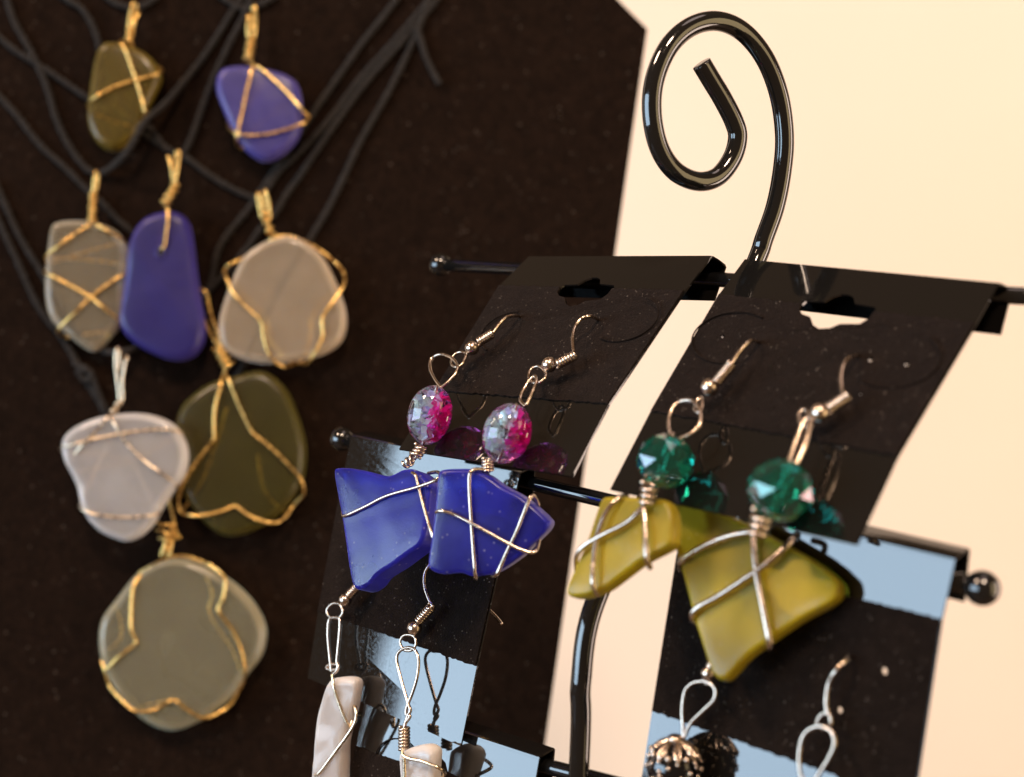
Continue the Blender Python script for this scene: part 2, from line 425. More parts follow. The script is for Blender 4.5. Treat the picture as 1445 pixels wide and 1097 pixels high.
def necklace(label, z, outline, glass_mat, thick, lift, front, back, coil, strands, wire_mat, cords, wr=.42, turns=5, coil_r=1.0, edge=2.2, hole=None, seed=1, tilt=(0, 0)):
    ol = z(outline)
    x, y, n0 = frame(BN)
    n = (n0 + x * tilt[0] + y * tilt[1]).normalized()
    cpx = (sum(p[0] for p in ol) / len(ol), sum(p[1] for p in ol) / len(ol))
    pl = (at(*cpx, BP, lift), n)
    t = thing('sea_glass_necklace', label, 'necklace', at(cpx[0], cpx[1], BP), 'wire wrapped sea glass necklaces hanging on the board')
    pts = catmull([at(p[0], p[1], pl) for p in ol], 6, True)
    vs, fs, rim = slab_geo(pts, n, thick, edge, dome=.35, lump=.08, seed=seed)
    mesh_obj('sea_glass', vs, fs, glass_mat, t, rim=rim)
    h = thick / 2 + wr + .52
    def lay(path):
        out = []
        for p in z(path): out.append(at(p[0], p[1], pl, (p[2] if len(p) > 2 else 1) * h))
        return out
    geos = [tube_geo(catmull(lay(p), 7), wr, 8) for p in front]
    geos += [tube_geo(catmull(lay([(q[0], q[1], -.86) if len(q) < 3 else q for q in p]), 7), wr, 8) for p in back]
    vs, fs = join(geos); mesh_obj('wire_wrap', vs, fs, wire_mat, t)
    a, b = [at(q[0], q[1], pl, .6) for q in z(coil)]
    g = [tube_geo(helix(a, b, coil_r, turns, wob=.12), wr, 8), tube_geo([a, a.lerp(b, .5), b], wr * 1.2, 8)]
    for st in strands: g.append(tube_geo(catmull([at(p[0], p[1], pl, p[2] if len(p) > 2 else .8) for p in z(st)], 7), wr, 8))
    vs, fs = join(g); mesh_obj('bail', vs, fs, wire_mat, t)
    for cp, off in cords:
        vs, fs = cord_geo(catmull([at(p[0], p[1], BP, (p[2] if len(p) > 2 else off)) for p in cp], 24))
        mesh_obj('cord', vs, fs, M_CORD, t)
    return t, pl
Z2, Z3, Z4 = zoomer(0, 0, .228), zoomer(260, 0, .2768), zoomer(40, 220, .2734)
Z5, Z6, Z7, Z8 = zoomer(260, 250, .2551), zoomer(60, 480, .2734), zoomer(220, 400, .3463), zoomer(110, 700, .3191)

necklace('small olive sea glass pendant with crossed gold wire, top left', Z2,
    [(640, 290), (700, 270), (770, 285), (850, 310), (930, 360), (985, 430), (1000, 490), (960, 590), (910, 700), (870, 800), (800, 890), (700, 935), (620, 900), (570, 820), (550, 720), (560, 600), (580, 460), (605, 350)],
    G_OLIVE, 6.0, 4.6,
    [[(770, 262, -.3), (742, 258, .6), (770, 300), (800, 370), (840, 490), (875, 600), (897, 690), (893, 745, .2), (870, 770, -1)],
     [(560, 690, -.7), (542, 650, 0), (590, 603), (700, 543), (830, 497), (960, 465), (1004, 440, .3), (990, 425, -1)]],
    [[(560, 690), (640, 735), (740, 770), (850, 800)], [(990, 425), (850, 380), (780, 300)]],
    [(798, 275), (812, 175)], [[(800, 190), (800, 120, 1.4), (820, 30, 2.2), (838, 12, 1.2), (845, 30, -.6), (830, 120, -.8), (815, 180, 0)], [(820, 190), (840, 120, 1.6), (862, 78, 1.2), (858, 90, -.4)]],
    M_GOLD, [([(146, -8), (160, 3), (176, 9), (190, 11), (203, 8), (216, 0), (224, -8)], 1.2)], turns=4, seed=1)

necklace('small lilac blue sea glass pendant in a gold wire triangle, top row', Z3,
    [(205, 360), (280, 345), (350, 350), (440, 365), (520, 390), (575, 430), (595, 490), (602, 560), (600, 640), (570, 720), (500, 790), (420, 825), (350, 800), (290, 740), (240, 650), (200, 560), (172, 480), (172, 410)],
    G_LILAC, 6.5, 4.9,
    [[(352, 330, .8), (340, 375), (320, 450), (290, 590), (270, 690), (268, 742, .2), (290, 760, -1)],
     [(365, 335, .8), (390, 350), (460, 410), (550, 500), (605, 565), (636, 600, .5), (600, 632), (480, 672), (380, 690), (280, 686), (235, 660, .4), (222, 630, -.4), (240, 610, -1)]],
    [[(290, 760), (400, 640), (560, 520)], [(240, 610), (340, 540), (440, 365)]],
    [(325, 318), (345, 190)], [[(330, 200), (322, 140, 1.5), (326, 84, 1.6), (340, 90, -.3), (342, 180, -.3)], [(358, 200), (366, 120, 1.6), (362, 34, 1.8), (352, 40, -.2), (350, 150, -.4)]],
    M_GOLD, [([(308, -8), (325, 4), (347, 12), (368, 6), (390, -6)], 1.2)], turns=5, coil_r=1.15, seed=2)

necklace('clear frosted sea glass pendant with gold wire crossing in an X', Z4,
    [(130, 365), (180, 342), (260, 338), (340, 345), (420, 372), (485, 420), (512, 490), (510, 600), (503, 720), (492, 830), (468, 885), (420, 945), (372, 998), (330, 1010), (280, 985), (210, 930), (140, 870), (105, 800), (92, 700), (96, 580), (110, 460)],
    G_CLEAR, 5.4, 4.2,
    [[(322, 345, .7), (290, 372), (230, 412), (150, 470), (90, 525, .2), (120, 565, -1)], [(345, 350, .7), (370, 365), (420, 395), (490, 432, .3), (500, 455, -1)],
     [(105, 580, -.8), (84, 605, .2), (120, 620), (200, 662), (320, 730), (400, 795), (478, 862, .2), (460, 900, -.8)], [(520, 590, -.6), (505, 603, .3), (480, 620), (400, 672), (320, 735), (230, 820), (152, 905, .2), (190, 940, -1)]],
    [[(500, 455), (400, 478), (240, 525), (120, 565)], [(105, 530), (300, 542), (520, 572)], [(190, 940), (300, 925), (460, 900)]],
    [(330, 345), (338, 190)], [[(335, 200), (338, 150, 1.6), (347, 84, 1.9), (360, 95, .3), (352, 180, -.2)]],
    M_GOLD, [([(8, -8), (20, 30), (41, 68), (55, 96), (68, 128), (80, 169), (96, 203), (120, 236), (137, 244), (155, 238, 3), (182, 210, 8.5), (205, 171, 8.5), (233, 146, 5), (274, 98), (300, 62), (330, 14), (345, -8)], 1.3)], turns=7, coil_r=.95, seed=3)

t4, pl4 = necklace('cobalt blue drilled sea glass drop with a single gold wire at its hole', Z4,
    [(600, 335), (660, 305), (730, 292), (790, 305), (830, 350), (852, 450), (867, 580), (887, 720), (912, 860), (907, 960), (862, 1030), (790, 1057), (700, 1045), (600, 1000), (520, 940), (480, 870), (488, 760), (508, 620), (520, 500), (550, 400)],
    G_COBALT, 7.0, 6.5,
    [[(722, 275, .8), (720, 330), (713, 380), (703, 450), (690, 485, .9), (686, 496, .3)]],
    [[(730, 285), (690, 400), (686, 496)]],
    [(700, 262), (765, 145)], [[(752, 160), (768, 90, 1.6), (780, -10, 2.0), (772, -28, 1.2), (762, -10, -.2), (755, 120, -.3)], [(720, 0, .2), (738, 60, .8), (748, 130, .8)]],
    M_GOLD, [([(84, -8), (98, 2), (114, 11), (130, 34), (139, 59), (147, 90, .9), (175, 150, .9), (213, 183), (232, 207), (248, 216), (260, 214), (268, 200), (277, 177), (290, 140), (304, 105), (324, 62), (343, 25), (356, -8)], 1.2)], turns=4, coil_r=1.2, edge=2.6, seed=4)
# no hole is cut: a flat dark ball paints its shade, ringed by a rim
x_, y_, n_ = frame(BN)
hc = at(40 + 686 * .2734, 220 + 497 * .2734, pl4, 3.8)
ring = [hc + (x_ * math.cos(a) + y_ * math.sin(a)) * 1.5 for a in [2 * math.pi * k / 20 for k in range(20)]]
vs, fs = tube_geo(ring, .35, 8, True); mesh_obj('drill_hole_rim', vs, fs, G_COBALT, t4)
vs, fs = ball_geo(hc, (1.15, 1.15, .25), 14, 8, (x_, y_, n_)); mesh_obj('drill_hole_shade', vs, fs, plainmat('painted_hole_shade', (.006, .004, .02), .8), t4)

necklace('pear shaped clear frosted pendant in a gold wire cage, right of the cobalt drop', Z5,
    [(500, 345), (600, 330), (690, 375), (770, 450), (830, 560), (870, 660), (895, 760), (890, 860), (850, 930), (770, 980), (680, 1005), (550, 1025), (420, 1028), (300, 1000), (220, 950), (195, 860), (205, 760), (240, 650), (280, 550), (330, 450), (410, 385)],
    G_PEAR, 6.4, 4.8,
    [[(490, 335, .4), (430, 388, 0), (350, 432, 0), (300, 460, .5), (245, 488, .6), (222, 520, .2), (235, 560, .7), (270, 640), (340, 715), (405, 775), (430, 815), (437, 870), (460, 960), (500, 1020, .9), (560, 1052, .3), (600, 1035, -.8)],
     [(500, 335, .4), (560, 325, .3), (620, 338, .3), (720, 385, 0), (800, 440, 0), (845, 480, .6), (882, 530, 0), (885, 590, .6), (830, 680), (772, 760), (762, 800), (766, 870), (745, 930), (715, 985, .9), (680, 1032, .3), (640, 1030, -.8)]],
    [[(600, 1035), (640, 1030)], [(640, 1030), (700, 900), (710, 780), (820, 650)], [(600, 1035), (480, 900), (460, 780), (300, 620)]],
    [(482, 320), (445, 190)], [[(430, 235), (412, 150, 1.4), (405, 92, 1.5), (420, 95, -.3), (440, 200, -.2)], [(478, 230), (466, 130, 1.6), (452, 76, 1.7), (440, 85, -.3), (450, 190, -.2)]],
    M_GOLD, [([(-8, 46), (20, 70), (48, 88), (75, 105), (122, 137, 1), (165, 162, .9), (205, 190, .9), (240, 212, .7), (262, 222), (300, 250), (335, 270), (360, 278), (376, 268), (392, 244), (415, 222), (440, 197), (470, 163), (509, 111), (564, 50), (612, -8)], 1.0)], turns=3.2, coil_r=1.1, seed=5)

necklace('milky white frosted pendant with pale wire criss-crossing it, lower left', Z6,
    [(150, 470), (240, 420), (350, 390), (480, 380), (590, 395), (680, 440), (735, 520), (752, 610), (732, 700), (685, 770), (635, 845), (603, 900), (570, 955), (510, 1012), (440, 1037), (370, 1020), (300, 985), (240, 920), (205, 850), (190, 770), (160, 700), (120, 620), (110, 530)],
    G_WHITE, 6.6, 11.0,
    [[(350, 385, .5), (330, 405), (270, 475), (200, 550), (145, 622, .3), (165, 650, -.9)], [(350, 388, .5), (370, 430), (430, 530), (520, 620), (620, 692), (692, 752, .3), (670, 770, -.8)],
     [(120, 590, -.8), (90, 558, .3), (160, 540), (250, 515), (430, 480), (560, 464), (650, 464), (722, 480, .3), (700, 510, -.9)], [(210, 830, -.8), (190, 858, .4), (225, 885), (280, 902), (400, 916), (560, 906), (603, 888, .3), (590, 870, -.8)]],
    [[(360, 520), (280, 690), (210, 830)], [(120, 590), (280, 590), (450, 620)], [(165, 690), (300, 660), (460, 630), (700, 510)], [(470, 630), (520, 710), (590, 870)]],
    [(352, 385), (402, 315)], [[(350, 388), (375, 350), (408, 320), (416, 285), (412, 210), (425, 130, 1.3), (438, 86, 1.3), (428, 92, -.5)], [(398, 320), (392, 260), (384, 200), (376, 100, 1.4), (386, 42, 1.7), (398, 60, .2), (395, 150, 0)]],
    M_PALEGOLD, [([(-8, 255), (8, 291), (30, 338), (61, 388), (85, 430), (110, 470), (140, 492), (168, 497, 8), (200, 487, 3), (250, 450, 1), (300, 405, .9), (344, 357), (367, 324), (390, 298), (405, 273), (425, 246), (447, 212), (475, 172), (515, 118), (568, 58), (600, 20), (622, -8)], 1.1)], wr=.36, turns=2.2, coil_r=.7, seed=6)

necklace('dark olive green oval pendant in bent gold wire, beside the milky white one', Z7,
    [(330, 380), (400, 360), (460, 370), (520, 420), (560, 490), (595, 590), (612, 680), (602, 790), (560, 880), (480, 960), (390, 1010), (300, 1030), (230, 1000), (170, 940), (120, 860), (95, 740), (85, 630), (88, 560), (120, 490), (190, 430), (250, 400)],
    G_MOSS, 7.0, 5.0,
    [[(272, 375, .6), (262, 420), (240, 510), (236, 600), (233, 640), (170, 722), (110, 820), (92, 890, .5), (100, 930, .4), (140, 945, .8), (200, 945), (280, 925), (320, 908), (350, 925), (400, 957), (480, 977), (530, 950, .4), (560, 905, 0), (603, 855, .4), (590, 800, .9), (560, 760), (480, 680), (400, 615), (388, 600), (340, 500), (300, 400), (285, 372, .6)]],
    [[(100, 930), (200, 800), (300, 500)], [(540, 940), (450, 850), (420, 700)]],
    [(252, 255), (298, 345)], [[(170, 40, 1.4), (185, 120, 1.2), (225, 210), (255, 255)], [(170, 40, 1.4), (180, 24, .4), (200, 30, 1), (208, 45, 1.4), (222, 120), (250, 200), (268, 260)], [(285, 345), (275, 375)]],
    M_GOLD, [([(-8, 128), (0, 137), (25, 164), (57, 205), (91, 236), (119, 264), (144, 286), (163, 307), (190, 331, .9), (240, 375, .9), (275, 405), (288, 414), (298, 400), (311, 347), (352, 293), (395, 230), (437, 166), (473, 115), (509, 64), (540, 25), (565, -8)], .95)], turns=4, coil_r=1.7, edge=2.6, seed=7)

necklace('large pale seafoam grey disc pendant in gold wire, lowest on the board', Z8,
    [(400, 275), (480, 275), (570, 310), (640, 350), (720, 410), (790, 490), (832, 590), (815, 700), (750, 790), (690, 880), (610, 950), (540, 995), (430, 1035), (330, 1010), (250, 950), (190, 880), (140, 800), (105, 700), (100, 600), (120, 530), (180, 450), (260, 350), (330, 300)],
    G_FOAM, 6.6, 4.8,
    [[(270, 340, .3), (330, 308, .5), (400, 272, .5), (480, 268, .5), (570, 298, .6), (630, 338), (652, 380), (642, 450), (622, 510), (680, 590), (720, 680), (738, 770, .8), (735, 810, .2), (700, 880, .1), (655, 940, .3), (560, 982, .8), (480, 945), (420, 903), (340, 945), (250, 950), (180, 890, .8), (140, 840, .2), (120, 780, .3), (103, 725, .2), (125, 765, .7), (180, 712), (252, 655), (246, 620), (234, 580), (236, 480), (245, 400), (280, 345, .6)]],
    [[(560, 330), (600, 430), (590, 520), (690, 680), (730, 800)], [(120, 700), (200, 620), (190, 500)], [(250, 930), (330, 915), (400, 900)]],
    [(385, 262), (418, 120)], [[(405, 272), (418, 190), (425, 120), (408, 40, .6), (395, -30, .8), (385, -40, -.4)], [(440, 190), (430, 140), (415, 60, -.5), (405, 0, -.6)], [(348, 112, 1.4), (370, 130, 2), (400, 130, 2), (430, 175, 1.8), (456, 180, 1)], [(345, 150), (380, 160, 2), (430, 195, 1.8)], [(358, 185), (390, 190, 2), (420, 215, 1)], [(365, 265), (380, 240, 1.4), (385, 205, 1.4), (400, 170, 1)]],
    M_GOLD, [([(-8, 298), (22, 363), (54, 432), (83, 470), (105, 505), (130, 550), (160, 600, .9), (200, 660, .9), (233, 700), (242, 696, 1.4), (262, 660, .9), (330, 540, .9), (400, 405, .9), (438, 337), (464, 293), (487, 246), (509, 199), (551, 125), (585, 55), (598, 20), (606, -8)], 1.15),
                ([(589, 42), (594, 58), (600, 78), (609, 98), (621, 120)], 2.0),
                ([(104, 512, 2.4), (112, 516, 3.2), (124, 522, 3.2), (128, 535, 3), (116, 534, 2.6), (112, 522, 3.4), (126, 524, 3.8), (136, 548, 2), (150, 582, 1.2)], 2.0)], turns=4, coil_r=1.1, edge=2.4, seed=8)

# ------------------------------------------------------------------ earring stand
PX = -157.0
def stand():
    t = thing('earring_stand', 'black enamelled wire earring stand with scroll top and three crossbars', 'earring stand', (PX, 190, -LIFT))
    up = V((.36, .933, 0)).normalized()          # the scroll curls in a vertical plane
    base = at(1066, 372, (V((PX, 226, 0)), V((1, 0, 0))))
    spl = (base, up.cross(V((0, 0, 1))).normalized())
    scroll = [(1078, 338), (1094, 292), (1104, 240), (1107, 190), (1099, 133), (1079, 82), (1048, 45), (1012, 30), (975, 38), (944, 66), (924, 112), (920, 160), (930, 208), (952, 241), (983, 256), (1012, 250), (1033, 224), (1041, 195), (1036, 172), (1020, 140), (1005, 115), (990, 90)]
    PL = -160.5
    low = [V((PL, 187, -LIFT + 3)), V((PL, 186, -250)), V((PL, 187, -150)), at(818, 1068, (V((PL, 0, 0)), V((1, 0, 0)))), at(820, 962, (V((PL, 0, 0)), V((1, 0, 0)))), at(840, 850, (V((PL, 0, 0)), V((1, 0, 0)))), V((-159.5, 203.6, -36)), V((-157.5, 218, -12)), base]
    path = low + [at(x, y, spl) for x, y in scroll]
    vs, fs = tube_geo(catmull(path, 10), 1.9, 16); mesh_obj('post', vs, fs, M_ENAMEL, t)
    # foot resting on the table
    f = [V((PX - 60, 150, -LIFT + 2)), V((PX - 30, 150, -LIFT + 2)), V((PL, 187, -LIFT + 2.2)), V((PX + 30, 150, -LIFT + 2)), V((PX + 60, 150, -LIFT + 2))]
    vs, fs = tube_geo(catmull(f, 8), 2.0, 12); mesh_obj('foot', vs, fs, M_ENAMEL, t)
    f = [V((PL, 187, -LIFT + 2)), V((PL, 266, -LIFT + 2))]
    vs, fs = tube_geo(f, 2.0, 12); mesh_obj('foot', vs, fs, M_ENAMEL, t)
    yb = lambda Y: (V((0, Y, 0)), V((0, 1, 0)))
    bars = [(at(622, 374, yb(224.7)), at(1424, 417, yb(224.7)), 1.22), (at(483, 620, yb(200.5)), at(1386, 830, yb(200.5)), 1.0), (at(776, 1083, yb(191.6)), at(893, 1113, yb(191.6)), None)]
    for a, b, ext in bars:
        if ext is None:
            d = (b - a).normalized(); a = a - d * 66; b = a + d * 154
        else: b = a + (b - a) * ext
        vs, fs = tube_geo([a, a.lerp(b, .33), a.lerp(b, .66), b], 1.5, 16); br = mesh_obj('crossbar', vs, fs, M_ENAMEL, t)
        for e in (a, b):
            vs, fs = ball_geo(e, 2.75, 24, 16); mesh_obj('knob', vs, fs, M_ENAMEL, br)
stand()

# ------------------------------------------------------------------ earring cards
CARDS = {
 'A': [[(-211.92, 222.57, 7.92), (-161.87, 221.76, 8.71)], [(-212.91, 214.64, 1.06), (-162.27, 214.36, 1.56)], [(-212.11, 196.07, -21.4), (-163.1, 194.32, -19.84)], [(-211.94, 186.71, -33.11), (-162.93, 184.87, -32.49)]],
 'B': [[(-153.73, 221.36, 8.13), (-102.3, 220.11, 4.95)], [(-154.31, 214.31, 1.06), (-102.56, 213.4, -1.83)], [(-154.9, 196.31, -20.42), (-104.56, 194.1, -22.7)], [(-155.81, 187.15, -34.02), (-105.45, 185.04, -35.63)]],
 'C': [[(-239.13, 196.3, -33.6), (-187.27, 197.0, -35.55)], [(-239.3, 194.5, -43.23), (-187.72, 194.94, -45.05)], [(-239.81, 189.31, -72.41), (-189.07, 188.99, -73.6)], [(-239.98, 187.13, -87.28), (-189.8, 186.21, -89.2)]],
 'D': [[(-146.62, 197.12, -34.73), (-95.55, 197.16, -37.56)], [(-147.04, 195.88, -44.97), (-96.34, 195.67, -46.74)], [(-148.51, 192.99, -73.24), (-97.54, 193.04, -75.04)], [(-149.23, 191.38, -88.67), (-98.5, 191.11, -91.27)]],
}
eL, eR = at(505, 985, (V((0, 188.8, 0)), V((0, 1, 0)))), at(761, 1069, (V((0, 188.8, 0)), V((0, 1, 0))))
ed = (eR - eL).normalized(); eL = eR - ed * 51
dn = V((0, -math.sin(.20), -math.cos(.20)))
CARDS['E'] = [[eL + dn * k, eR + dn * k] for k in (0, 9.8, 38.8, 54.6)]

class Card:
    def __init__(s, rows):
        s.r = [[V(p) for p in row] for row in rows]
        s.n = []
        for k in range(3):
            ex = (s.r[k][1] - s.r[k][0]) + (s.r[k + 1][1] - s.r[k + 1][0]); ey = (s.r[k + 1][0] - s.r[k][0]) + (s.r[k + 1][1] - s.r[k][1])
            n = ex.cross(ey).normalized()
            s.n.append(-n if n.y > 0 else n)
    def pos(s, k, u, v, d=0):
        a, b, c, e = s.r[k][0], s.r[k][1], s.r[k + 1][0], s.r[k + 1][1]
        return a.lerp(b, u).lerp(c.lerp(e, u), v) + s.n[k] * d
    def len(s, k): return ((s.r[k + 1][0] - s.r[k][0]).length + (s.r[k + 1][1] - s.r[k][1]).length) / 2
    def plane(s, k, d=0): return (s.r[k][0] + s.n[k] * d, s.n[k])
    def uv(s, k, p):
        u = .5; v = .5
        for _ in range(12):
            q = s.pos(k, u, v); ex = (s.pos(k, 1, v) - s.pos(k, 0, v)); ey = (s.pos(k, u, 1) - s.pos(k, u, 0)); d = p - q
            u += d.dot(ex) / ex.length_squared; v += d.dot(ey) / ey.length_squared
        return u, v
WID = 50.8
def sheet(card, k, loops, d0, d1):
    """loops: outer then holes, (u, v) in 0..1; solid between offsets d0 (back) and d1 (front)"""
    flat = [p for l in loops for p in l]
    tri = tessellate_polygon([[V((u * WID, v * card.len(k), 0)) for u, v in l] for l in loops])
    N = len(flat)
    vs = [card.pos(k, u, v, d1) for u, v in flat] + [card.pos(k, u, v, d0) for u, v in flat]
    fs = []
    for a, b, c in tri:
        nn = (vs[b] - vs[a]).cross(vs[c] - vs[a])
        if nn.dot(card.n[k]) < 0: b, c = c, b
        fs.append((a, b, c)); fs.append((a + N, c + N, b + N))
    o = 0
    for l in loops:
        n = len(l)
        for i in range(n): j = (i + 1) % n; fs.append((o + i, o + j, o + j + N, o + i + N))
        o += n
    return vs, fs
NOTCH_UP = [(-7.2, 0), (-6.9, .9), (-3.3, 1.2), (-2.3, 2.7), (-1.1, 3.4), (.4, 3.5), (1.6, 3.0), (2.6, 1.5), (6.6, 1.2), (7.2, .5), (7.2, 0)]
NOTCH_DN = [(-7.2, 0), (-7.0, 1.5), (-5.8, 2.5), (-4.0, 2.9), (-2.6, 4.6), (-1.0, 5.3), (1.0, 4.9), (2.4, 3.7), (6.0, 3.2), (7.1, 1.6), (7.2, 0)]
def make_card(key, label, back, flange, pins, ovals):
    c = Card(CARDS[key]); g = []
    t = thing('earring_card', label, 'earring card', c.pos(2, .5, 1), 'earring cards hooked over the crossbars')
    L0, L1 = c.len(0), c.len(1)
    up = [(.5 + a / WID, 1 - b / L0) for a, b in NOTCH_UP]; dnn = [(.5 + a / WID, b / L1) for a, b in NOTCH_DN]
    lip = [(0, 0), (0, 1)] + up + [(1, 1), (1, 0)]
    mid = [(0, 1), (0, 0)] + dnn + [(1, 0), (1, 1)]
    holes = []
    for x, y, r in pins:
        u, v = c.uv(1, at(x, y, c.plane(1)))
        holes.append([(u + r / WID * math.cos(a), v + r / L1 * math.sin(a)) for a in [2 * math.pi * i / 10 for i in range(10)]])
    T = .42
    g.append(sheet(c, 0, [lip], -T, 0)); g.append(sheet(c, 1, [mid] + holes, -T, 0)); g.append(sheet(c, 2, [[(0, 0), (0, 1), (1, 1), (1, 0)]], -T, 0))
    # fold over the bar and the flange behind it, with a rounded bend
    prof = [V((0, 0, 0)), V((0, back[0] * .12, back[1] * .12 + .12)), V((0, back[0] * .5, back[1] * .5 + .15)), V((0, back[0] * .92, back[1] * .95)), V((0, back[0], back[1] - .5)), V((0, back[0] + flange[0], back[1] + flange[1]))]
    for side in (0,):
        vs, fs = [], []
        for p in prof:
            for s_ in (0, 1): vs.append(c.r[0][s_] + p)
        q = [V((0, -.1, -T))] + [V((0, 0, -T))] * 2 + [V((0, -.2, -T)), V((0, -T, -.1)), V((0, -T, 0))]
        for p, o_ in zip(prof, q):
            for s_ in (0, 1): vs.append(c.r[0][s_] + p + o_)
        n = len(prof)
        for i in range(n - 1):
            fs.append((2 * i, 2 * i + 1, 2 * i + 3, 2 * i + 2)); j = 2 * n
            fs.append((j + 2 * i + 2, j + 2 * i + 3, j + 2 * i + 1, j + 2 * i))
            fs.append((2 * i, 2 * i + 2, j + 2 * i + 2, j + 2 * i)); fs.append((2 * i + 3, 2 * i + 1, j + 2 * i + 1, j + 2 * i + 3))
        fs.append((2 * n - 2, 2 * n - 1, 4 * n - 1, 4 * n - 2))
        g.append((vs, fs))
    vs, fs = join(g); mesh_obj('plastic_sheet', vs, fs, M_PLASTIC, t, False)
    # flocked panel, its cut edges a little ragged
    rnd = random.Random(ord(key))
    def rag(a, b, n): return [(a[0] + (b[0] - a[0]) * i / n + 0, a[1] + (b[1] - a[1]) * i / n + rnd.uniform(-.006, .006)) for i in range(1, n)]
    e = .004
    vl = [(e, 1)] + [(e, .5)] + [(e, 0)] + rag((e, 0), dnn[0], 26) + dnn + rag(dnn[-1], (1 - e, 0), 26) + [(1 - e, 0), (1 - e, .5), (1 - e, 1)] + rag((1 - e, 1), (e, 1), 70)
    vs, fs = sheet(c, 1, [vl] + holes, .02, .34); mesh_obj('velvet_panel', vs, fs, M_VELVET, t, False)
    for (x, y, rx, ry, a0, a1) in ovals:
        ctr = at(x, y, c.plane(1)); ex = (c.r[1][1] - c.r[1][0]).normalized(); ey = (c.r[1][0] - c.r[2][0]).normalized()
        n = 40; full = abs(a1 - a0) >= 359
        pts = [ctr + c.n[1] * .33 + ex * (rx * math.cos(math.radians(a0 + (a1 - a0) * i / n))) + ey * (ry * math.sin(math.radians(a0 + (a1 - a0) * i / n))) for i in range(n + (0 if full else 1))]
        vs, fs = tube_geo(pts, .16, 6, full); mesh_obj('stamped_oval', vs, fs, M_VELVET, t)
    return t, c
tA, cA = make_card('A', 'black flocked card on the top bar holding the pink bead earrings', (5.2, -1.6), (-3.2, -7.2), [], [(884, 452, 7.5, 5.6, -120, 75), (716, 470, 7, 5.4, 90, 250)])
tB, cB = make_card('B', 'black flocked card on the top bar holding the teal bead earrings', (5.2, -1.0), (-3.0, -7.6), [(1020, 475, .42), (1228, 507, .5), (1279, 513, .48), (1215, 556, .3), (1072, 483, .35), (1092, 575, .2), (1070, 577, .2)], [(1033, 478, 8.4, 6.0, 60, 300), (1262, 508, 8.0, 6.0, -120, 60)])
tC, cC = make_card('C', 'black card on the middle bar behind the blue glass, holding two pale shard earrings', (4.6, 1.0), (-.6, -8.4), [], [])
tD, cD = make_card('D', 'black card at the right end of the middle bar with blue window reflection', (4.8, 1.3), (-.6, -8.4), [(1249, 947, .6), (1186, 1002, .55), (1197, 929, .55)], [(1240, 950, 6.6, 6.6, -100, 80), (985, 880, 6.2, 6.2, 120, 290)])
tE, cE = make_card('E', 'black card on the lowest bar, cut off by the bottom of the photo', (4.4, 1.0), (-.6, -8.4), [], [(560, 1085, 7, 6, 20, 170)])

# ------------------------------------------------------------------ earrings
SW = .36
def px_path(pts, pl): return [at(p[0], p[1], pl, p[2] if len(p) > 2 else 0) for p in pts]
def ear_hook(t, hook, coil, ball, rball, ring, pl, mat=M_SILVER, tail=None, coil_r=.80, turns=7):
    """shank through the card, coil, ball and the little ring under it"""
    path = px_path(hook, pl)
    g = [tube_geo(catmull(path, 8), SW, 8)]
    if tail: g.append(tube_geo(catmull(tail, 6), SW, 8))
    h = None
    if hook: 
        vs, fs = join(g); h = mesh_obj('ear_hook', vs, fs, mat, t)
    if coil:
        a, b = px_path(coil, pl); vs, fs = join([tube_geo(helix(a, b, coil_r, turns), .27, 8), tube_geo([a, a.lerp(b, .5), b], .36, 8)]); mesh_obj('coil', vs, fs, mat, h or t)
    if ball:
        vs, fs = ball_geo(at(ball[0], ball[1], pl, ball[2] if len(ball) > 2 else 0), rball, 22, 14); mesh_obj('ball', vs, fs, mat, h or t)
    if ring:
        vs, fs = tube_geo(catmull(px_path(ring, pl), 8, True), .30, 8, True); mesh_obj('ring', vs, fs, mat, h or t)
def wire(name, t, paths, pl, mat=M_SILVER, r=SW, closed=False):
    vs, fs = join([tube_geo(catmull(px_path(p, pl), 8, closed), r, 8, closed) for p in paths]); return mesh_obj(name, vs, fs, mat, t)
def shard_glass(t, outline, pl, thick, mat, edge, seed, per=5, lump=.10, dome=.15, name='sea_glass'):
    pts = catmull(px_path(outline, pl), per, True); vs, fs, rim = slab_geo(pts, pl[1], thick, edge, dome, lump, seed); return mesh_obj(name, vs, fs, mat, t, rim=rim)
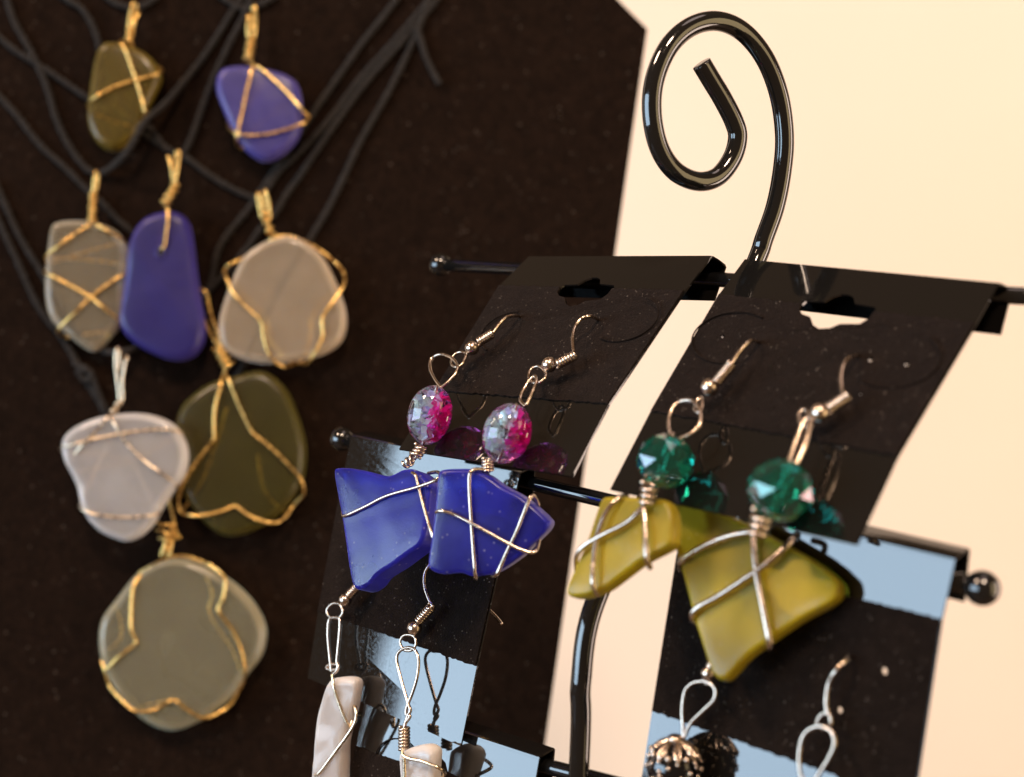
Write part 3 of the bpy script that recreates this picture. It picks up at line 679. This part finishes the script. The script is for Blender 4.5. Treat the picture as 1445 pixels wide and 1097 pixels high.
def oval_bead(t, px, semi, ang, pl, flat, seed):
    """flat oval crackle bead; ang tilts its long axis to the right"""
    c = at(px[0], px[1], pl); s = (c.dot(FWD)) / FPX
    x = RIGHT.copy(); y = -DOWN.copy(); a = math.radians(ang)
    ly = y * math.cos(a) + x * math.sin(a); lx = x * math.cos(a) - y * math.sin(a)
    lz = lx.cross(ly)
    r = (semi[0] * s, flat, semi[1] * s)
    vs, fs = ball_geo(V((0, 0, 0)), r, 36, 24, (V((1, 0, 0)), V((0, 1, 0)), V((0, 0, 1))))
    rot = Matrix((lx, lz, ly)).transposed()
    b = mesh_obj('bead', vs, fs, M_BEAD, t)
    b.rotation_euler = rot.to_euler()
    base = V(t.location); b.location = W(c) - base
    rnd = random.Random(seed)
    for nm, mat, lo, hi, cnt in (('pale_crackle', M_CRACK_PALE, -.80, .30, 80), ('lilac_crackle', M_CRACK_LILAC, -.7, .5, 26), ('magenta_crackle', M_CRACK_PINK, .10, .85, 60)):
        vs, fs = [], []
        while len(vs) < cnt * 4:
            p = V((rnd.uniform(lo, hi) * r[0], rnd.uniform(-.6, .6) * r[1], rnd.uniform(-.8, .8) * r[2]))
            if (p.x / r[0]) ** 2 + (p.y / r[1]) ** 2 + (p.z / r[2]) ** 2 > .5: continue
            d1 = V((rnd.gauss(0, 1), rnd.gauss(0, 1), rnd.gauss(0, 1))).normalized() * rnd.uniform(.5, 1.5); d2 = d1.orthogonal().normalized() * rnd.uniform(.4, 1.3)
            d2 = Matrix.Rotation(rnd.uniform(0, 6.3), 3, d1.normalized()) @ d2; k = d1.cross(d2).normalized() * rnd.uniform(-.25, .25)
            i = len(vs); vs += [p - d1, p + d2 + k, p + d1, p - d2 + k]; fs += [(i, i + 1, i + 3), (i + 1, i + 2, i + 3)]
        o = mesh_obj(nm, vs, fs, mat, None, False)
        loc = V(o.location) - W((0, 0, 0)); o.parent = b; o.location = loc
    ax = [V((0, 0, r[2] * 1.02)), V((0.2, .1, 0)), V((0, 0, -r[2] * 1.02))]
    vs, fs = tube_geo(ax, .26, 8); o = mesh_obj('core_wire', vs, fs, M_SILVER, None); loc = V(o.location) - W((0, 0, 0)); o.parent = b; o.location = loc
    return b
def cut_bead(t, px, rpx, ang, pl, seed):
    """round faceted bead: rows of flat facets around a drilled axis"""
    c = at(px[0], px[1], pl); r = rpx * c.dot(FWD) / FPX
    n = 8; rows = [(.30, .92), (.64, .74), (.90, .40), (1.0, .0), (.90, -.40), (.64, -.74), (.30, -.92)]
    vs, fs = [], []
    a = math.radians(ang)
    ly = (-DOWN * math.cos(a) + RIGHT * math.sin(a)).normalized(); lx = V((.17, -.985, .05)); lx = (lx - ly * lx.dot(ly)).normalized(); lz = lx.cross(ly)
    for i, (rr, h) in enumerate(rows):
        for k in range(n):
            th = 2 * math.pi * (k + .5 * (i % 2) + seed) / n; vs.append(c + (lx * math.cos(th) + lz * math.sin(th)) * (r * rr) + ly * (h * r * .96))
    for i in range(len(rows) - 1):
        for k in range(n):
            k2 = (k + 1) % n; p, q = i * n, (i + 1) * n
            if i % 2 == 0: fs += [(p + k, q + k, p + k2), (p + k2, q + k, q + k2)]
            else: fs += [(p + k, q + k, q + k2), (p + k, q + k2, p + k2)]
    fs.append(tuple(reversed(range(n)))); e = (len(rows) - 1) * n; fs.append(tuple(e + k for k in range(n)))
    f = fs[0]; nn = (vs[f[1]] - vs[f[0]]).cross(vs[f[2]] - vs[f[0]])
    if nn.dot(vs[f[0]] - c) < 0: fs = [tuple(reversed(f)) for f in fs]
    b = mesh_obj('bead', vs, fs, M_TEAL, t, False)
    vs, fs = tube_geo([c + ly * r * 1.0, c - ly * r * 1.0], .26, 8); mesh_obj('core_wire', vs, fs, M_SILVER, b)
    return b
def flip(n): return n.normalized()
ZA = zoomer(420, 420, .4193); ZB = zoomer(780, 420, .5105); ZC = zoomer(400, 780, .289); ZD = zoomer(860, 680, .4048); ZK = zoomer(680, 340, .2491); ZN = zoomer(420, 580, .2353)

# --- pair with pink beads and cobalt glass, on the left top card
pA = cA.plane(1, 4.2); sA = cA.plane(2, 5.6)
t = thing('earring', 'left pink crackle bead earring with a pointed cobalt glass piece hanging furthest left', 'earring', at(550, 835, (V((0, 183, 0)), V((0, 1, 0)))), 'pink bead and cobalt glass earrings')
gl = (at(545, 665, (V((0, 182.0, 0)), V((0, 1, 0)))), V((.10, -1, .30)).normalized())
ear_hook(t, ZA([(752, 68, -4.6), (738, 62, -3), (705, 66, -.5), (680, 88), (657, 120)]), ZA([(657, 121), (606, 152)]), ZA([(587, 170)])[0], 1.5, ZA([(566, 188), (540, 185), (519, 205), (521, 230), (545, 232), (562, 210)]), pA)
wire('bead_loop', t, [ZA([(484, 305), (462, 275), (446, 240), (450, 208), (478, 192), (512, 200), (537, 225), (534, 252), (512, 280), (480, 305)])], cA.plane(2, 5.0))
oval_bead(t, (606.5, 586), (31.5, 43), 14, sA, 4.0, 3)
kp = (at(590, 650, (V((0, 182.0, 0)), V((0, 1, 0)))), gl[1])
k1, k2, k3, k4 = px_path(ZN([(738, 207), (712, 276), (700, 290), (640, 312)]), kp)
vs, fs = join([tube_geo(helix(k1, k2, 1.05, 3.5, wob=.3), .34, 8), tube_geo(helix(k3, k4, .8, 2.2, wob=.3), .32, 8), tube_geo([k1, k2, k2.lerp(k3, .5), k3], .34, 8)]); mesh_obj('knot', vs, fs, M_SILVER, t)
shard_glass(t, ZA([(150, 592), (165, 582), (200, 582), (250, 590), (320, 607), (350, 602), (385, 586), (420, 588), (455, 615), (470, 640), (466, 700), (458, 780), (440, 835), (400, 868), (350, 905), (295, 940), (268, 972), (238, 988), (215, 978), (200, 915), (186, 820), (172, 730), (158, 655)]), gl, 5.4, G_BLUE, .9, 11, lump=.035)
wire('wire_wrap', t, [ZA([(385, 590, 3.0), (397, 600, 3.2), (408, 640, 3.2), (430, 725, 3.2), (462, 822, 2.8), (475, 815, -1)]), ZA([(440, 592, -2), (470, 588, 1), (480, 600, 2.6), (462, 616, 3.3), (400, 639, 3.6), (300, 668, 3.3), (230, 703, 3.2), (160, 735, 2.8), (150, 725, 0)])], gl)

t = thing('earring', 'right pink crackle bead earring with a broad cobalt glass piece over the card edge', 'earring', at(690, 812, (V((0, 181, 0)), V((0, 1, 0)))), 'pink bead and cobalt glass earrings')
gl = (at(690, 680, (V((0, 181.5, 0)), V((0, 1, 0)))), V((.52, -1, .16)).normalized())
ear_hook(t, ZK([(658, 452, -4.6), (650, 442, -3.5), (612, 428, -.6), (560, 444, 0), (528, 492, 0), (514, 560, 0), (520, 634, 0)]), ZK([(534, 645), (424, 702)]), ZK([(381, 702)])[0], 1.5, ZA([(836, 255), (812, 232), (786, 242), (778, 268), (796, 288), (826, 278)]), pA)
wire('bead_loop', t, [ZA([(766, 365), (750, 345), (762, 308), (785, 275), (800, 266), (803, 285), (788, 325), (770, 362)])], cA.plane(2, 5.0))
oval_bead(t, (715.5, 611.8), (34.5, 44), 18, sA, 4.2, 5)
vs, fs = tube_geo(helix(*px_path(ZA([(640, 542), (640, 584)]), (V((0, 181.2, 0)), V((0, -1, 0)))), .9, 4), .34, 8); mesh_obj('knot', vs, fs, M_SILVER, t)
shard_glass(t, ZA([(488, 590), (510, 580), (550, 578), (600, 580), (650, 600), (700, 635), (760, 668), (800, 698), (845, 740), (857, 760), (843, 788), (800, 830), (760, 870), (700, 912), (660, 930), (600, 937), (560, 926), (500, 930), (460, 915), (452, 890), (462, 810), (472, 720), (480, 640)]), gl, 5.0, G_BLUE, .9, 12, lump=.035)
wire('wire_wrap', t, [ZA([(645, 588, .5), (615, 578, 2), (590, 582, 3), (578, 605, 3.2), (581, 700, 3.1), (588, 800, 3.1), (597, 925, 3.0), (598, 945, 1)]), ZA([(478, 745, -.5), (466, 726, 1.8), (485, 718, 3.1), (530, 732, 3.1), (600, 768, 3.4), (720, 834, 3.3), (780, 858, 3.0), (802, 850, 2.4), (812, 815, 0)]), ZA([(655, 938, 1), (672, 928, 3), (700, 865, 3.1), (740, 780, 3.1), (775, 690, 3.1), (788, 668, 2.6), (800, 675, 1), (810, 700, -1)])], gl)

# --- pair with teal cut beads and olive glass, on the right top card
pB = cB.plane(1, 4.2); sB = cB.plane(2, 6.2)
t = thing('earring', 'teal faceted bead earring with narrow olive glass, in front of the stand post', 'earring', at(870, 845, (V((0, 178, 0)), V((0, 1, 0)))), 'teal bead and olive glass earrings')
gl = (at(880, 720, (V((0, 181.0, 0)), V((0, 1, 0)))), V((.10, -1, .34)).normalized())
ear_hook(t, ZB([(572, 126, -4.6), (565, 122, -3), (545, 121, -.5), (516, 150), (495, 183)]), ZB([(496, 184), (452, 236)]), ZB([(433, 249)])[0], 1.55, ZB([(410, 276), (396, 290), (392, 310), (406, 318), (414, 300)]), pB)
wire('bead_loop', t, [ZB([(332, 392), (321, 355), (326, 318), (345, 292), (375, 284), (400, 298), (410, 330), (402, 358), (380, 378), (342, 394)])], cB.plane(2, 5.4))
cut_bead(t, (939, 651), 42, 16, sB, .33)
vs, fs = tube_geo(helix(*px_path(ZB([(268, 516), (255, 566)]), (V((0, 179, 0)), V((0, -1, 0)))), 1.1, 3, wob=.3), .42, 8); mesh_obj('knot', vs, fs, M_SILVER, t)
shard_glass(t, ZB([(150, 562), (175, 556), (220, 556), (280, 562), (325, 566), (343, 600), (345, 660), (335, 690), (260, 732), (200, 776), (150, 811), (100, 829), (62, 831), (52, 815), (68, 772), (90, 720), (110, 670), (132, 605)]), gl, 3.8, G_KHAKI, .9, 13, lump=.035)
wire('wire_wrap', t, [ZB([(205, 548, 0), (185, 553, 2.4), (150, 590, 3.2), (126, 650, 3.2), (114, 720, 3.2), (111, 790, 3.2), (124, 822, 1.5)]), ZB([(258, 565, 3), (235, 595, 3.2), (200, 625, 3.2), (140, 655, 3.4), (90, 685, 3.2), (66, 715, 2.4), (66, 755, 0)]), ZB([(250, 568, 3), (256, 630, 3.2), (259, 715, 3.1), (270, 748, 1)])], gl, r=.46)

t = thing('earring', 'teal faceted bead earring with large olive glass, furthest right', 'earring', at(1020, 960, (V((0, 177, 0)), V((0, 1, 0)))), 'teal bead and olive glass earrings')
gl = (at(1188, 830, (V((0, 193.3, 0)), V((0, 1, 0)))), V((.15, -1, .34)).normalized())
ear_hook(t, ZB([(846, 164, -4.6), (838, 160, -3), (812, 174, -.5), (799, 208), (800, 255), (815, 271)]), ZB([(816, 273), (760, 310)]), ZB([(738, 319)])[0], 1.55, ZB([(716, 340), (700, 312), (682, 318), (684, 345), (706, 358)]), pB)
wire('bead_loop', t, [ZB([(652, 462), (672, 400), (694, 345), (710, 335), (712, 352), (696, 410), (672, 462)])], cB.plane(2, 5.4), r=.42)
cut_bead(t, (1101, 692), 48, 20, sB, .20)
vs, fs = tube_geo(helix(*px_path(ZB([(580, 594), (558, 650)]), (V((0, 179, 0)), V((0, -1, 0)))), 1.3, 3, wob=.3), .45, 8); mesh_obj('knot', vs, fs, M_SILVER, t)
shard_glass(t, ZB([(330, 572), (350, 568), (400, 576), (480, 602), (560, 636), (640, 680), (720, 725), (785, 775), (800, 805), (785, 842), (700, 890), (610, 950), (545, 998), (505, 1042), (482, 1060), (458, 1050), (440, 1010), (420, 950), (396, 870), (370, 770), (345, 680), (334, 620)]), gl, 3.8, G_KHAKI, .9, 14, lump=.035)
wire('wire_wrap', t, [ZB([(668, 668, 0), (655, 678, 2.6), (620, 712, 3.3), (560, 758, 3.5), (460, 824, 3.3), (400, 858, 3.2), (385, 885, 2.2), (402, 905, -.5)]), ZB([(560, 648, 3.2), (520, 652, 3.3), (460, 668, 3.3), (390, 702, 3.2), (352, 732, 2.4), (356, 750, 0)]), ZB([(552, 640, 3), (556, 700, 3.4), (568, 790, 3.4), (586, 880, 3.3), (600, 955, 2.6), (598, 972, 0)])], gl, r=.55)

# --- pale shard pair on the left middle card
pC = cC.plane(1, 3.6); sC = cC.plane(2, 3.9)
t = thing('earring', 'long pale shard earring with looped silver wire, left of its pair', 'earring', at(470, 1110, sC), 'pale glass shard earrings')
ear_hook(t, ZC([(452, 40, -3.8), (440, 42, -2), (415, 60, 0), (385, 130, 0), (378, 148, 0)]), ZC([(376, 150), (324, 206)]), ZC([(302, 232)])[0], 1.4, ZC([(290, 284), (274, 252), (240, 250), (214, 278), (222, 310), (262, 322), (284, 306)]), pC)
wire('bead_loop', t, [ZC([(236, 585), (226, 500), (218, 400), (224, 330), (250, 318), (276, 330), (272, 420), (262, 530), (270, 560), (240, 575), (212, 565), (222, 550), (262, 548), (262, 575), (236, 600)])], sC)
gl = (sC[0] + sC[1] * 1.0, V((.35, -1, .08)).normalized()); gl = (at(470, 1000, sC), gl[1])
shard_glass(t, ZC([(240, 625), (275, 610), (330, 606), (365, 615), (374, 640), (366, 700), (352, 770), (332, 850), (312, 950), (302, 1080), (292, 1220), (220, 1250), (165, 1220), (160, 1120), (164, 1000), (168, 900), (180, 800), (205, 710)]), gl, 4.6, G_QUARTZ, 1.6, 15, lump=.28)
wire('wire_wrap', t, [ZC([(238, 595, 2), (245, 650, 2.8), (265, 720, 2.8), (295, 800, 2.8), (322, 850, 2.6), (336, 820, 1.6)]), ZC([(338, 780, 0), (346, 750, 1.6), (356, 800, 2.6), (330, 865, 2.9), (240, 990, 2.9), (165, 1085, 2.7), (150, 1050, 1), (158, 1000, 0)])], gl, M_PALEGOLD)

t = thing('earring', 'pale shard earring with twisted teardrop wire loop, below the broad cobalt glass', 'earring', at(590, 1140, sC), 'pale glass shard earrings')
tail = [at(640, 820, cC.plane(1, -1)), at(672, 845, cC.plane(1, -3)), at(697, 868, cC.plane(1, -4)), at(708, 881, cC.plane(1, -4))]
ear_hook(t, ZC([(762, 52, -3.8), (745, 40, -1), (720, 55, 0), (692, 100), (690, 165), (712, 232), (732, 265)]), ZC([(724, 262), (662, 332)]), ZC([(640, 369)])[0], 1.55, ZC([(642, 416), (618, 402), (584, 408), (570, 440), (588, 474), (622, 478), (646, 452)]), pC, tail=tail)
wire('bead_loop', t, [ZC([(588, 860), (606, 800), (620, 770), (608, 735), (580, 640), (556, 545), (556, 500), (578, 474), (615, 464), (645, 480), (660, 530), (652, 610), (628, 690), (604, 750), (600, 790), (618, 800), (590, 840)])], sC, r=.34)
a, b = px_path(ZC([(590, 850), (590, 962)]), sC)
vs, fs = tube_geo(helix(a, b, .95, 7), .32, 8); mesh_obj('coil', vs, fs, M_SILVER, t)
gl = (at(600, 1080, cE.plane(0, 6.0)), V((.35, -1, .08)).normalized())
shard_glass(t, ZC([(582, 990), (600, 965), (650, 945), (715, 936), (752, 955), (760, 985), (757, 1097), (764, 1240), (690, 1280), (605, 1240), (590, 1120)]), gl, 4.8, G_QUARTZ, 1.5, 16, lump=.25)
wire('wire_wrap', t, [ZC([(585, 955, 2), (582, 985, 2.8), (610, 1004, 3.1), (680, 1020, 3.2), (755, 1050, 3.0), (785, 1072, 1.6), (780, 1095, 0)]), ZC([(588, 1000, 3), (592, 1060, 3), (590, 1140, 3)])], gl, M_PALEGOLD)

# --- black bead pair on the right middle card
pD = cD.plane(1, 3.6); sD = cD.plane(2, 5.4)
def jet_bead(t, px, rpx, pl):
    c = at(px[0], px[1], pl); r = rpx * c.dot(FWD) / FPX
    vs, fs = ball_geo(c, r, 32, 20); b = mesh_obj('bead', vs, fs, M_JET, t)
    # pierced silver cap: petals of wire over the bead's crown
    g = []
    for k in range(8):
        a = 2 * math.pi * k / 8; pts = []
        for i in range(9):
            q = i / 8; w = math.sin(math.pi * q) * .30; th = .18 + .85 * math.sin(math.pi * q); aa = a + (w if q < .5 else -w) * (1 if q < .5 else 1) + (0 if q < .5 else 2 * 0)
            pts.append(c + V((math.sin(th) * math.cos(a + .38 * (q - .5) * 2 * math.sin(math.pi * q)), math.sin(th) * math.sin(a + .38 * (q - .5) * 2 * math.sin(math.pi * q)), math.cos(th))) * (r + .15))
        g.append(tube_geo(catmull(pts, 3), .34, 6)); g.append(ball_geo(c + V((math.sin(1.0) * math.cos(a + .39), math.sin(1.0) * math.sin(a + .39), math.cos(1.0))) * (r + .1), .62, 10, 8))
    g.append(ball_geo(c + V((0, 0, r + .3)), (1.4, 1.4, .8), 14, 8))
    for k in range(60):
        a = k * 2.4; th = 1.15 + (k % 9) * .17; g.append(ball_geo(c + V((math.sin(th) * math.cos(a), math.sin(th) * math.sin(a), math.cos(th))) * r, .42, 8, 6))
    vs, fs = join(g); mesh_obj('bead_cap', vs, fs, M_SILVER, b)
t = thing('earring', 'black bead earring with pierced silver cap, at the bottom edge beside the post', 'earring', at(950, 1125, sD), 'black bead earrings')
ear_hook(t, ZD([(420, 575, -3.8), (405, 580, -2), (370, 610, 0), (352, 650, 0)]), ZD([(372, 610), (355, 645)]), ZD([(345, 668)])[0], 1.3, ZD([(352, 690), (338, 672), (328, 690), (342, 706)]), pD)
wire('bead_loop', t, [ZD([(258, 895), (256, 840), (254, 790), (264, 730), (295, 700), (340, 698), (368, 722), (364, 760), (330, 795), (285, 840), (262, 890)])], sD, r=.33)
jet_bead(t, (951, 1083), 39, sD)
t = thing('earring', 'earring with bare silver hook and wire loop, lower right corner card', 'earring', at(1150, 1180, sD), 'black bead earrings')
ear_hook(t, ZD([(842, 610, -3.8), (828, 618, -1.5), (792, 655, 0), (764, 705), (755, 770), (762, 812)]), None, None, 1.3, ZD([(768, 815), (745, 808), (724, 838), (742, 862), (770, 850)]), pD)
wire('bead_loop', t, [ZD([(690, 1080), (664, 1010), (664, 930), (684, 875), (730, 852), (770, 868), (785, 910), (765, 965), (730, 1020), (694, 1085)])], sD, r=.36)
jet_bead(t, (1138, 1158), 40, sD)
